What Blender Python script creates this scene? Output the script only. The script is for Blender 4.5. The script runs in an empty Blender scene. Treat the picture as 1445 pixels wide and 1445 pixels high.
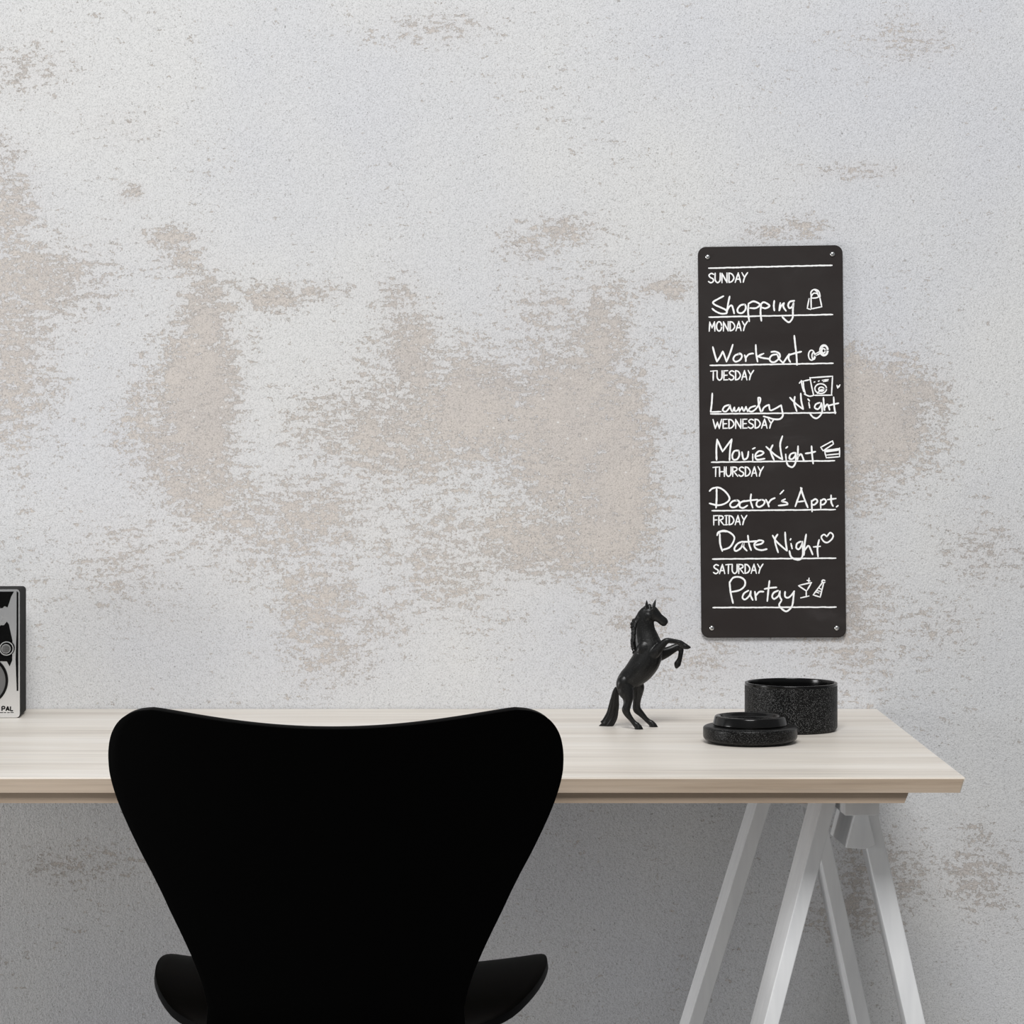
import bpy, bmesh, math, random
from mathutils import Vector, Matrix, noise

# ------------------------------------------------------------------ camera, world, light
S = bpy.context.scene
C = S.collection
F = 3770.0            # focal length in pixels of the 1445 px frame
CX, HY = 722.5, 600.0 # vanishing point of the desk's side edge / horizon row
CAMZ = 1.10
YF, YB = 2.887, 3.587 # desk front edge, wall face
DESK = CAMZ - 497.0 * YF / F

cam_d = bpy.data.cameras.new('camera')
cam_d.sensor_width = 36.0
cam_d.lens = 36.0 * F / 1445.0
cam_d.shift_y = -(722.5 - HY) / 1445.0
cam_d.clip_start = 0.05
cam = bpy.data.objects.new('camera', cam_d)
cam.location = (0, 0, CAMZ)
cam.rotation_euler = (math.pi / 2, 0, 0)
C.objects.link(cam)
S.camera = cam

W = bpy.data.worlds.new('world')
S.world = W
W.use_nodes = True
bg = W.node_tree.nodes['Background']
bg.inputs[0].default_value = (0.96, 0.98, 1.0, 1)
bg.inputs[1].default_value = 0.24

def area(name, loc, target, size, power, col=(1, 1, 1)):
    d = bpy.data.lights.new(name, 'AREA')
    d.shape = 'RECTANGLE'
    d.size, d.size_y = size
    d.energy = power
    d.color = col
    o = bpy.data.objects.new(name, d)
    o.location = loc
    o.rotation_euler = (Vector(target) - Vector(loc)).to_track_quat('-Z', 'Y').to_euler()
    C.objects.link(o)
    return o

area('window_light', (-0.05, 0.0, 4.2), (0.1, 3.5, 0.8), (1.8, 1.6), 178.0, (1.0, 0.997, 0.99))
area('side_fill_light', (-4.2, 2.2, 0.8), (0.3, 3.2, 0.65), (1.1, 1.5), 80.0, (1.0, 1.0, 1.0))  # added fill from low left, brightens the trestle's left faces

S.view_settings.view_transform = 'Standard'
S.view_settings.look = 'None'
S.view_settings.gamma = 1.0
S.view_settings.use_curve_mapping = False
S.view_settings.exposure = 0.0

# ------------------------------------------------------------------ helpers
def P(px, py, Y):
    return Vector(((px - CX) * Y / F, Y, CAMZ - (py - HY) * Y / F))

def lin(r, g, b):
    def f(c):
        c /= 255.0
        return c / 12.92 if c <= 0.04045 else ((c + 0.055) / 1.055) ** 2.4
    return (f(r), f(g), f(b), 1.0)

def obj(name, bm, mat, parent=None, smooth=False, angle=None):
    me = bpy.data.meshes.new(name)
    bm.normal_update()
    bm.to_mesh(me)
    bm.free()
    if smooth:
        for p in me.polygons:
            p.use_smooth = True
        if angle is not None:
            me.set_sharp_from_angle(angle=math.radians(angle))
    o = bpy.data.objects.new(name, me)
    C.objects.link(o)
    if mat:
        me.materials.append(mat)
    if parent:
        o.parent = parent
        o.matrix_parent_inverse = parent.matrix_basis.inverted()
    return o

def thing(name, label, cat, loc, rotz=0.0, group=None):
    o = bpy.data.objects.new(name, None)
    o.empty_display_size = 0.05
    C.objects.link(o)
    o.location = loc
    o.rotation_euler = (0, 0, rotz)
    o['label'] = label
    o['category'] = cat
    if group:
        o['group'] = group
    return o

def box(bm, x0, x1, y0, y1, z0, z1):
    v = [bm.verts.new((x, y, z)) for z in (z0, z1) for y in (y0, y1) for x in (x0, x1)]
    for f in ((0, 2, 3, 1), (4, 5, 7, 6), (0, 1, 5, 4), (2, 6, 7, 3), (0, 4, 6, 2), (1, 3, 7, 5)):
        bm.faces.new([v[i] for i in f])
    return v

def bevel(bm, w, seg=2):
    bmesh.ops.bevel(bm, geom=list(bm.edges), offset=w, segments=seg, profile=0.5, affect='EDGES', clamp_overlap=True)

def prism(bm, front, back):
    """closed solid between two equal-length loops"""
    a = [bm.verts.new(p) for p in front]
    b = [bm.verts.new(p) for p in back]
    n = len(a)
    bm.faces.new(a)
    bm.faces.new(list(reversed(b)))
    for i in range(n):
        j = (i + 1) % n
        bm.faces.new((a[j], a[i], b[i], b[j]))
    bmesh.ops.recalc_face_normals(bm, faces=list(bm.faces))

def lathe(bm, prof, cx=0, cy=0, cz=0, n=96):
    rings = []
    for r, z in prof:
        if r < 1e-6:
            rings.append([bm.verts.new((cx, cy, cz + z))])
        else:
            rings.append([bm.verts.new((cx + r * math.cos(2 * math.pi * k / n), cy + r * math.sin(2 * math.pi * k / n), cz + z)) for k in range(n)])
    for a, b in zip(rings, rings[1:]):
        for k in range(n):
            j = (k + 1) % n
            if len(a) == 1 and len(b) > 1:
                bm.faces.new((a[0], b[j], b[k]))
            elif len(b) == 1 and len(a) > 1:
                bm.faces.new((a[k], a[j], b[0]))
            elif len(a) > 1:
                bm.faces.new((a[k], a[j], b[j], b[k]))
    bmesh.ops.recalc_face_normals(bm, faces=list(bm.faces))

def rounded(prof, r_by_index, seg=6):
    """round the corners of an open (r, z) profile"""
    out = []
    for i, p in enumerate(prof):
        r = r_by_index.get(i, 0)
        if not r or i in (0, len(prof) - 1):
            out.append(p)
            continue
        p0, p1, p2 = Vector(prof[i - 1]), Vector(p), Vector(prof[i + 1])
        a = p1 + (p0 - p1).normalized() * r
        b = p1 + (p2 - p1).normalized() * r
        for k in range(seg + 1):
            t = k / seg
            q = a * (1 - t) ** 2 + p1 * 2 * t * (1 - t) + b * t ** 2
            out.append((q.x, q.y))
    return out

def catmull(pts, sub=6):
    if len(pts) < 3:
        return [tuple(p) for p in pts]
    n = len(pts)
    out = []
    for i in range(n - 1):
        p0 = pts[max(i - 1, 0)]; p1 = pts[i]; p2 = pts[i + 1]; p3 = pts[min(i + 2, n - 1)]
        for k in range(sub):
            t = k / sub
            out.append(tuple(0.5 * (2 * b + (c - a) * t + (2 * a - 5 * b + 4 * c - d) * t * t + (3 * b - a - 3 * c + d) * t ** 3)
                             for a, b, c, d in zip(p0, p1, p2, p3)))
    out.append(tuple(pts[-1]))
    return out

def tube(bm, pts, r, n=12, sub=8):
    path = [Vector(p) for p in catmull(pts, sub)]
    rings = []
    up = Vector((0, 0, 1))
    for i, p in enumerate(path):
        t = (path[min(i + 1, len(path) - 1)] - path[max(i - 1, 0)]).normalized()
        a = t.cross(up)
        if a.length < 1e-4:
            a = t.cross(Vector((1, 0, 0)))
        a.normalize()
        b = t.cross(a)
        rings.append([bm.verts.new(p + a * r * math.cos(2 * math.pi * k / n) + b * r * math.sin(2 * math.pi * k / n)) for k in range(n)])
    for a, b in zip(rings, rings[1:]):
        for k in range(n):
            bm.faces.new((a[k], a[(k + 1) % n], b[(k + 1) % n], b[k]))
    bm.faces.new(list(reversed(rings[0])))
    bm.faces.new(rings[-1])
    bmesh.ops.recalc_face_normals(bm, faces=list(bm.faces))

# ------------------------------------------------------------------ materials
def mat(name, col, rough=0.5, metal=0.0, spec=0.5, coat=0.0):
    m = bpy.data.materials.new(name)
    m.use_nodes = True
    b = m.node_tree.nodes['Principled BSDF']
    b.inputs['Base Color'].default_value = col
    b.inputs['Roughness'].default_value = rough
    b.inputs['Metallic'].default_value = metal
    b.inputs['Specular IOR Level'].default_value = spec
    b.inputs['Coat Weight'].default_value = coat
    b.inputs['Coat Roughness'].default_value = 0.06
    return m

class N:
    """tiny node-graph helper"""
    def __init__(self, m):
        self.t = m.node_tree
        self.b = self.t.nodes['Principled BSDF']
    def new(self, kind, **kw):
        n = self.t.nodes.new(kind)
        for k, v in kw.items():
            setattr(n, k, v)
        return n
    def link(self, a, b):
        self.t.links.new(a, b)
    def coords(self, scale=(1, 1, 1)):
        tc = self.new('ShaderNodeTexCoord')
        mp = self.new('ShaderNodeMapping')
        mp.inputs['Scale'].default_value = scale
        self.link(tc.outputs['Object'], mp.inputs['Vector'])
        return mp.outputs['Vector']
    def noise(self, vec, scale, detail=4, rough=0.5, dist=0.0):
        n = self.new('ShaderNodeTexNoise')
        n.inputs['Scale'].default_value = scale
        n.inputs['Detail'].default_value = detail
        n.inputs['Roughness'].default_value = rough
        n.inputs['Distortion'].default_value = dist
        self.link(vec, n.inputs['Vector'])
        return n.outputs['Fac']
    def ramp(self, fac, stops):
        r = self.new('ShaderNodeValToRGB')
        e = r.color_ramp.elements
        while len(e) < len(stops):
            e.new(0.5)
        for q, (p, c) in zip(e, stops):
            q.position = p
            q.color = c if len(c) == 4 else (*c, 1)
        self.link(fac, r.inputs['Fac'])
        return r.outputs['Color']
    def math(self, op, a, b=None, clamp=False):
        n = self.new('ShaderNodeMath', operation=op, use_clamp=clamp)
        for i, v in enumerate((a, b)):
            if v is None:
                continue
            if isinstance(v, (int, float)):
                n.inputs[i].default_value = v
            else:
                self.link(v, n.inputs[i])
        return n.outputs[0]
    def mix(self, fac, a, b, mode='MIX'):
        n = self.new('ShaderNodeMix', data_type='RGBA', blend_type=mode)
        for s, v in ((0, fac), (6, a), (7, b)):
            if isinstance(v, (int, float)):
                n.inputs[s].default_value = v
            elif isinstance(v, tuple):
                n.inputs[s].default_value = v
            else:
                self.link(v, n.inputs[s])
        return n.outputs[2]
    def bump(self, h, strength, dist):
        n = self.new('ShaderNodeBump')
        n.inputs['Strength'].default_value = strength
        n.inputs['Distance'].default_value = dist
        self.link(h, n.inputs['Height'])
        self.link(n.outputs[0], self.b.inputs['Normal'])

G = lambda v: (v, v, v, 1)

# weathered plaster: pale paint worn through to a warm undercoat where "wear" is high
m_wall = mat('weathered_plaster', G(0.6), 0.92, spec=0.15)
g = N(m_wall)
at = g.new('ShaderNodeAttribute', attribute_name='wear')
wear = at.outputs['Fac']
v1 = g.coords((1, 1, 1)); vh = g.coords((0.42, 1, 1.25))
n_scrape = g.noise(vh, 92, 7, 0.72, 0.25)
n_flake = g.noise(v1, 210, 5, 0.70, 0.5)
n_big = g.noise(v1, 11, 5, 0.62)
n_soft = g.noise(v1, 3.0, 3, 0.5)
n_grain = g.noise(v1, 560, 2, 0.6)
n_grain2 = g.noise(v1, 260, 3, 0.7)
mixn = g.math('ADD', g.math('MULTIPLY', n_scrape, 0.46), g.math('ADD', g.math('MULTIPLY', n_flake, 0.38), g.math('MULTIPLY', n_big, 0.16)))
val = g.math('ADD', g.math('MULTIPLY', wear, 0.162), mixn)
worn = g.ramp(val, [(0.583, (0, 0, 0)), (0.608, (1, 1, 1))])
edge = g.ramp(val, [(0.572, (0, 0, 0)), (0.590, (1, 1, 1)), (0.614, (0, 0, 0))])
paint = g.ramp(n_soft, [(0.35, lin(206, 207, 211)), (0.65, lin(213, 213, 213))])
under = g.ramp(n_big, [(0.38, lin(191, 184, 179)), (0.62, lin(199, 191, 184))])
# thin film of worn paint: a faint warm cast around the patches
film = g.math('MULTIPLY', wear, 0.6, clamp=True)
paint2 = g.mix(film, paint, lin(206, 202, 201))
col = g.mix(g.math('MULTIPLY', worn, 0.80), paint2, under)
col = g.mix(g.math('MULTIPLY', edge, g.math('ADD', 0.24, g.math('MULTIPLY', n_soft, 0.7))), col, lin(146, 137, 128))
pits = g.ramp(g.noise(v1, 330, 3, 0.6), [(0.29, (1, 1, 1)), (0.36, (0, 0, 0))])
col = g.mix(g.math('MULTIPLY', pits, 0.55), col, lin(118, 115, 112))
vor = g.new('ShaderNodeTexVoronoi', feature='F1')
vor.inputs['Scale'].default_value = 20
g.link(v1, vor.inputs['Vector'])
dots = g.ramp(vor.outputs['Distance'], [(0.016, (1, 1, 1)), (0.03, (0, 0, 0))])
col = g.mix(g.math('MULTIPLY', dots, 0.6), col, lin(96, 92, 88))
# scattered chips of fresh pale paint left inside the worn patches
vc = g.new('ShaderNodeTexVoronoi', feature='F1')
vc.inputs['Scale'].default_value = 62
g.link(v1, vc.inputs['Vector'])
chips = g.ramp(g.math('ADD', vc.outputs['Distance'], g.math('MULTIPLY', n_flake, 0.35)), [(0.265, (1, 1, 1)), (0.29, (0, 0, 0))])
col = g.mix(g.math('MULTIPLY', chips, g.math('MULTIPLY', worn, 0.8)), col, lin(220, 219, 218))
gr = g.ramp(n_grain, [(0.28, G(0.74)), (0.48, G(1.0)), (0.72, G(1.10))])
col = g.mix(1.0, col, gr, 'MULTIPLY')
g.link(col, g.b.inputs['Base Color'])
hgt = g.math('ADD', g.math('MULTIPLY', n_grain2, 0.7), g.math('SUBTRACT', g.math('MULTIPLY', n_grain, 0.5), g.math('MULTIPLY', worn, 0.12)))
g.bump(hgt, 0.7, 0.0016)

m_floor = mat('grey_floor', lin(150, 148, 145), 0.7)
g = N(m_floor)
g.link(g.ramp(g.noise(g.coords(), 6, 5), [(0.3, lin(138, 136, 133)), (0.7, lin(160, 158, 155))]), g.b.inputs['Base Color'])

def wood(name, c0, c1, c2, rough, coat=0.0):
    m = mat(name, c1, rough, coat=coat)
    g = N(m)
    a = g.noise(g.coords((0.8, 11, 14)), 1.5, 5, 0.62, 0.5)
    b = g.noise(g.coords((2.2, 110, 110)), 2.0, 3, 0.6, 0.2)
    base = g.ramp(a, [(0.32, c0), (0.5, c1), (0.68, c2)])
    fine = g.ramp(b, [(0.3, G(0.82)), (0.55, G(1.0)), (0.75, G(1.06))])
    g.link(g.mix(0.8, base, fine, 'MULTIPLY'), g.b.inputs['Base Color'])
    g.bump(b, 0.12, 0.0006)
    return m

m_top = wood('pale_ash_wood', lin(210, 201, 190), lin(229, 222, 212), lin(240, 235, 228), 0.42)
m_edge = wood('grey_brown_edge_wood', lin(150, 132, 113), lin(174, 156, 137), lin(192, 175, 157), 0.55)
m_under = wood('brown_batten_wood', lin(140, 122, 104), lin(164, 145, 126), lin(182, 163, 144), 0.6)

m_chair = mat('black_lacquer', G(0.0008), 0.45, spec=0.02)
m_steel = mat('chromed_steel', G(0.6), 0.18, 1.0)
m_white = mat('white_painted_wood', lin(232, 233, 234), 0.5)
g = N(m_white)
g.link(g.ramp(g.noise(g.coords((30, 30, 4)), 3, 4), [(0.3, lin(226, 227, 229)), (0.7, lin(236, 237, 238))]), g.b.inputs['Base Color'])

m_horse = mat('black_figurine', G(0.008), 0.36, spec=0.36)
g = N(m_horse)
g.link(g.ramp(g.noise(g.coords(), 700, 3, 0.7), [(0.35, G(0.0015)), (0.60, G(0.007)), (0.75, G(0.05))]), g.b.inputs['Base Color'])
g.bump(g.noise(g.coords(), 420, 3), 0.15, 0.0006)
m_mane = mat('black_mane', G(0.003), 0.4, spec=0.3)

def speckled(name, rough, amount):
    m = mat(name, G(0.01), rough, spec=0.16)
    g = N(m)
    v = g.coords()
    a = g.new('ShaderNodeTexVoronoi', feature='F1')
    a.inputs['Scale'].default_value = 1000
    g.link(v, a.inputs['Vector'])
    spot = g.ramp(a.outputs['Distance'], [(0.20, (1, 1, 1)), (0.42, (0, 0, 0))])
    gate = g.ramp(g.noise(v, 520, 2), [(0.36, (0, 0, 0)), (0.56, (1, 1, 1))])
    c = g.mix(g.math('MULTIPLY', g.math('MULTIPLY', spot, gate), amount), G(0.002), G(0.34))
    g.link(c, g.b.inputs['Base Color'])
    g.bump(g.noise(v, 420, 3), 0.35, 0.0008)
    return m

m_jar = speckled('black_speckled_glaze', 0.5, 0.6)
m_rim = mat('black_gloss_glaze', G(0.003), 0.18, spec=0.35)
m_lid = speckled('black_lid_glaze', 0.3, 0.3)

m_board = mat('chalkboard', lin(46, 41, 40), 0.6, spec=0.18)
g = N(m_board)
sm = g.noise(g.coords((6, 1, 14)), 1.1, 5, 0.6, 0.8)
g.link(g.ramp(sm, [(0.40, lin(43, 38, 37)), (0.60, lin(47, 43, 42)), (0.78, lin(62, 58, 58))]), g.b.inputs['Base Color'])
m_chalk = mat('white_chalk', G(0.95), 0.9, spec=0.1)
m_print = mat('white_print', G(0.94), 0.8, spec=0.1)

m_cab = mat('black_cabinet', G(0.014), 0.6, spec=0.04)
m_silver = mat('silver_panel', G(0.84), 0.22, 0.92)
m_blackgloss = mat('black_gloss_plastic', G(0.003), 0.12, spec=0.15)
m_grille = mat('grey_grille', G(0.22), 0.45, 0.5)
g = N(m_grille)
a = g.new('ShaderNodeTexVoronoi', feature='F1')
a.inputs['Scale'].default_value = 650
a.inputs['Randomness'].default_value = 0.0
g.link(g.coords(), a.inputs['Vector'])
g.link(g.ramp(a.outputs['Distance'], [(0.28, G(0.02)), (0.42, G(0.16))]), g.b.inputs['Base Color'])
m_ink = mat('black_ink', G(0.004), 0.8, spec=0.05)

# ------------------------------------------------------------------ the setting
WEAR = [  # pixel centre, radii, strength of each worn patch on the wall
 (15,290,42,50,.6),(60,400,95,60,.62),(20,480,60,120,.62),(10,565,42,40,.55),(12,215,30,25,.45),(185,275,16,14,.55),
 (235,335,42,14,.6),(255,362,32,22,.5),(290,450,36,60,.75),(285,565,48,105,1.0),(245,605,70,95,.62),(285,690,60,50,.65),
 (385,420,40,18,.68),(450,412,45,14,.45),(580,500,42,70,.7),(562,425,34,34,.55),(660,575,62,75,.78),(560,605,95,85,.58),
 (480,605,90,60,.42),(800,600,95,125,.85),(850,480,40,80,.7),(872,650,52,130,.9),(780,440,60,40,.48),(700,560,60,60,.72),
 (800,322,50,18,.55),(745,350,42,30,.42),(940,405,44,16,.6),(850,745,62,60,.78),(760,770,125,50,.6),(640,790,100,80,.45),
 (440,720,120,60,.5),(330,745,100,80,.42),(450,850,60,70,.5),(480,925,60,40,.45),(180,785,100,80,.4),(540,875,50,35,.4),
 (1240,590,68,72,1.0),(1205,540,42,42,.8),(1290,560,50,40,.72),(1215,655,42,62,.6),(1190,860,62,82,.62),(1390,780,60,50,.45),
 (1330,880,60,40,.32),(1215,240,65,12,.5),(1130,320,40,14,.5),(1070,330,26,12,.5),(1250,1240,95,62,.5),(1380,1240,62,62,.52),(1200,1285,62,32,.6),
 (1000,930,60,40,.4),(900,870,60,60,.4),(90,1220,70,30,.35),(170,180,60,25,.25),(40,100,60,40,.4),(620,40,70,25,.4),(1290,60,60,30,.4)]

bm = bmesh.new()
def axis(lo, a, b, hi, step):
    v = [lo + (a - lo) * i / 6 for i in range(6)]
    n = int((b - a) / step)
    v += [a + (b - a) * i / n for i in range(n)]
    v += [b + (hi - b) * i / 6 for i in range(7)]
    return v
xs = axis(-2.6, -0.85, 0.85, 2.6, 0.0075)
zs = axis(0.0, 0.2, 1.75, 2.7, 0.0075)
lay = bm.verts.layers.float.new('wear')
grid = []
for z in zs:
    row = []
    for x in xs:
        v = bm.verts.new((x, YB, z))
        px = CX + x * F / YB
        py = HY + (CAMZ - z) * F / YB
        w = 0.0
        for cx, cy, rx, ry, s in WEAR:
            d = ((px - cx) / rx) ** 2 + ((py - cy) / ry) ** 2
            if d < 6:
                w = max(w, s * math.exp(-0.75 * d)) + 0.12 * s * math.exp(-0.75 * d)
        v[lay] = min(w, 1.0)
        row.append(v)
    grid.append(row)
for a, b in zip(grid, grid[1:]):
    for i in range(len(xs) - 1):
        bm.faces.new((a[i], a[i + 1], b[i + 1], b[i]))
# thickness of the wall behind its face
r = [bm.verts.new((x, YB + 0.15, z)) for x, z in ((-2.6, 0), (2.6, 0), (2.6, 2.7), (-2.6, 2.7))]
bm.faces.new((r[3], r[2], r[1], r[0]))
bm.faces.new([r[0], r[1]] + list(reversed(grid[0])))
bm.faces.new([r[2], r[3]] + grid[-1])
bm.faces.new([r[1], r[2]] + [q[-1] for q in reversed(grid)])
bm.faces.new([r[3], r[0]] + [q[0] for q in grid])
wall = obj('wall_back', bm, m_wall)
wall['kind'] = 'structure'
wall['label'] = 'pale plaster wall with worn beige patches behind the desk'

bm = bmesh.new()
box(bm, -2.6, 2.6, -0.6, YB, -0.1, 0.0)
fl = obj('floor', bm, m_floor)
fl['kind'] = 'structure'

# ------------------------------------------------------------------ desk
XR = (1362.5 - CX) * YF / F          # right end of the top
XL = -1.12
Z1 = CAMZ - 518.8 * YF / F           # underside of the top board
Z2 = CAMZ - 533.3 * 2.893 / F          # underside of the batten panel
desk = thing('desk', 'long pale wood desk on a white trestle against the worn plaster wall', 'desk', ((XL + XR) / 2, (YF + YB) / 2, Z2))
bm = bmesh.new()
cut = 0.0055
prof = [(XL, DESK), (XR - 0.001, DESK), (XR, DESK - 0.001), (XR - cut, Z1), (XL + cut, Z1)]
prism(bm, [(x, YF, z) for x, z in prof], [(x, YB - 0.002, z) for x, z in prof])
e = [ed for ed in bm.edges if all(abs(v.co.y - YF) < 1e-6 for v in ed.verts)]
bmesh.ops.bevel(bm, geom=e, offset=0.0012, segments=2, affect='EDGES')
top = obj('tabletop', bm, m_top, desk)
bm = bmesh.new()
box(bm, XL + 0.008, XR - 0.0065, YF - 0.0012, YF + 0.0005, Z1 + 0.0004, DESK - 0.0022)
xr2 = [XR - 0.0025, XR - cut - 0.0005]
bm2 = bmesh.new()
pf = [(XL + 0.008, DESK - 0.0018), (XR - 0.0022, DESK - 0.0018), (XR - cut - 0.001, Z1 + 0.0002), (XL + 0.008, Z1 + 0.0002)]
prism(bm2, [(x, YF - 0.0009, z) for x, z in pf], [(x, YF + 0.0004, z) for x, z in pf])
bm.free()
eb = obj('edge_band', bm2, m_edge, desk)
eb['label'] = 'grey-brown front edge of the pale top'
bm = bmesh.new()
xa = (1281 - CX) * 2.9 / F
xb = (1275 - CX) * 2.9 / F
pf = [(XL + 0.1, Z1 - 0.0002), (xa, Z1 - 0.0002), (xb, Z2), (XL + 0.106, Z2)]
prism(bm, [(x, 2.893, z) for x, z in pf], [(x, YB - 0.06, z) for x, z in pf])
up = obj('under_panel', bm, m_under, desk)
up['label'] = 'darker brown panel under the top'

# ------------------------------------------------------------------ trestle
def leg_bm(px0, px1, w0, w1, y, dy, sh, ztop):
    """leg whose front face left edge runs through px0 (row 1134) and px1 (row 1302)"""
    a0, a1 = P(px0, 1134, y), P(px1, 1302, y)
    b0, b1 = P(px0 + w0, 1134, y), P(px1 + w1, 1302, y)
    def atz(a, b, z):
        t = (z - a.z) / (b.z - a.z)
        return a.x + (b.x - a.x) * t
    def foot(z):
        return atz(a0, a1, z), atz(b0, b1, z)
    xl0, xr0 = foot(ztop)
    xl1, _ = foot(0.0)
    w = (xr0 - xl0 + (b1.x - a1.x)) / 2
    bm = bmesh.new()
    f = [(xl0, y, ztop), (xr0, y, ztop), (xl1 + w * 1.05, y, 0.0), (xl1, y, 0.0)]
    prism(bm, f, [(x + sh, y + dy, z) for x, y, z in f])
    bevel(bm, 0.0012, 2)
    return bm

tre = thing('trestle', 'white painted wooden trestle under the right end of the desk', 'trestle', (0.36, 3.2, 0))
ZT = Z2 - 0.0005
obj('leg', leg_bm(1159, 1115, 21, 24, 3.00, 0.07, -0.005, ZT), m_white, tre)
obj('leg', leg_bm(1208.5, 1246.5, 27.5, 23.5, 3.004, 0.035, -0.002, ZT - 0.01), m_white, tre)
obj('leg', leg_bm(1067.6, 1015.6, 20.7, 21.4, 3.46, 0.06, -0.004, ZT), m_white, tre)
obj('leg', leg_bm(1141, 1177.6, 20, 19.5, 3.46, 0.06, -0.004, ZT), m_white, tre)
bm = bmesh.new()
gp = [(1206, 1149), (1193.5, 1196.6), (1220.5, 1198.5), (1236, 1193), (1225.5, 1149)]
prism(bm, [P(x, y, 2.998) for x, y in gp], [P(x, y, 2.998) + Vector((-0.006, 0.1, 0)) for x, y in gp])
bevel(bm, 0.0012, 2)
obj('gusset_block', bm, m_white, tre)
bm = bmesh.new()
a = P(1192, 1151, 2.97); b = P(1241, 1120, 2.97)
v = [(a.x, ZT), (b.x, ZT), (b.x, a.z + 0.002), (b.x - 0.004, a.z), (a.x, a.z)]
prism(bm, [(x, 2.97, z) for x, z in v], [(x - 0.006, 3.12, z) for x, z in v])
bevel(bm, 0.001, 2)
obj('cap_block', bm, m_white, tre)
bm = bmesh.new()
y = 3.10
v = [P(1126, 1133.8, y), P(1190, 1133.8, y), P(1190, 1148, y), P(1146, 1147, y)]
v = [Vector((p.x, p.y, min(p.z, ZT))) for p in v]
prism(bm, v, [p + Vector((0, 0.02, 0)) for p in v])
obj('cross_plate', bm, m_white, tre)
bm = bmesh.new()
x0 = P(1090, 1134, 3.46).x; x1 = P(1160, 1134, 3.46).x
box(bm, x0 - 0.03, x1 + 0.0, 3.462, 3.5, ZT - 0.05, ZT)
obj('cap_block', bm, m_white, tre)

# ------------------------------------------------------------------ chair
YC = 2.74
chair = thing('shell_chair', 'black moulded plywood shell chair with a curved back, pulled up to the desk', 'chair', ((468.5 - CX) * YC / F, YC, 0))
PXM = YC / F
outline = [(259, 1004), (278, 1006.5), (294, 1012.5), (307, 1022), (316.5, 1035), (322.5, 1050), (325.6, 1068), (326, 1085), (324.5, 1103),
           (319, 1126), (310, 1152), (297, 1182), (280, 1217), (265, 1245), (250, 1275), (238, 1301), (219, 1340), (202, 1378), (190, 1412), (184, 1440)]
xc = (468.5 - CX) * PXM
rows = []      # (half width, z of rim, dip, lean y)
z0 = CAMZ - (1004 - HY) * PXM
bm = bmesh.new()
NU = 40
ol = catmull(outline, 3)
pts_rows = []
def lean(z):            # back leans towards the camera higher up
    t = (z - 0.48) / 0.33
    return -0.02 * t - 0.035 * t * t
for hw, py in ol:
    zr = CAMZ - (py - HY) * PXM
    k = max(0.0, 1 - (py - 1004) / 190.0)
    dip = 23.0 * PXM * k ** 1.3
    row = []
    for i in range(NU + 1):
        u = -1 + 2 * i / NU
        z = zr - dip * (1 - u * u) ** 1.25
        x = xc + u * hw * PXM
        curv = 0.055 * (u * hw / 326.0) ** 2
        row.append((x, YC + 0.05 + lean(z) + curv, z))
    pts_rows.append(row)
# bend into the seat and on to its front edge
hw0, zl = ol[-1][0] * PXM, CAMZ - (ol[-1][1] - HY) * PXM
yl = YC + 0.05 + lean(zl)
seat = [(0.135, 0.012, -0.022), (0.140, 0.035, -0.036), (0.158, 0.075, -0.042), (0.185, 0.12, -0.042), (0.208, 0.18, -0.036), (0.222, 0.25, -0.032),
        (0.226, 0.32, -0.032), (0.220, 0.37, -0.036), (0.200, 0.405, -0.044), (0.16, 0.425, -0.054)]
for hw, dy, dz in catmull(seat, 3):
    row = []
    for i in range(NU + 1):
        u = -1 + 2 * i / NU
        row.append((xc + u * hw, yl + dy, zl + dz + 0.018 * (u * hw / 0.226) ** 2))
    pts_rows.append(row)
vr = [[bm.verts.new(p) for p in row] for row in pts_rows]
for a, b in zip(vr, vr[1:]):
    for i in range(NU):
        bm.faces.new((a[i], a[i + 1], b[i + 1], b[i]))
sh = obj('seat_shell', bm, m_chair, chair, smooth=True)
md = sh.modifiers.new('thick', 'SOLIDIFY'); md.thickness = 0.009; md.offset = 0.0
md = sh.modifiers.new('round', 'BEVEL'); md.width = 0.002; md.segments = 2; md.limit_method = 'ANGLE'; md.angle_limit = math.radians(60)
zu = zl - 0.05
ym = yl + 0.2
for sx in (-1, 1):
    for sy in (-1, 1):
        bm = bmesh.new()
        tube(bm, [(xc + sx * 0.03, ym + sy * 0.03, zu - 0.012), (xc + sx * 0.12, ym + sy * 0.12, zu - 0.014), (xc + sx * 0.165, ym + sy * 0.165, zu - 0.05),
                  (xc + sx * 0.19, ym + sy * 0.19, 0.2), (xc + sx * 0.215, ym + sy * 0.215, 0.004)], 0.008)
        obj('leg', bm, m_steel, chair, smooth=True)
bm = bmesh.new()
lathe(bm, [(0, 0), (0.06, 0), (0.06, 0.016), (0, 0.016)], xc, ym, zu - 0.004, 32)
obj('hub', bm, m_steel, chair)

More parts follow.
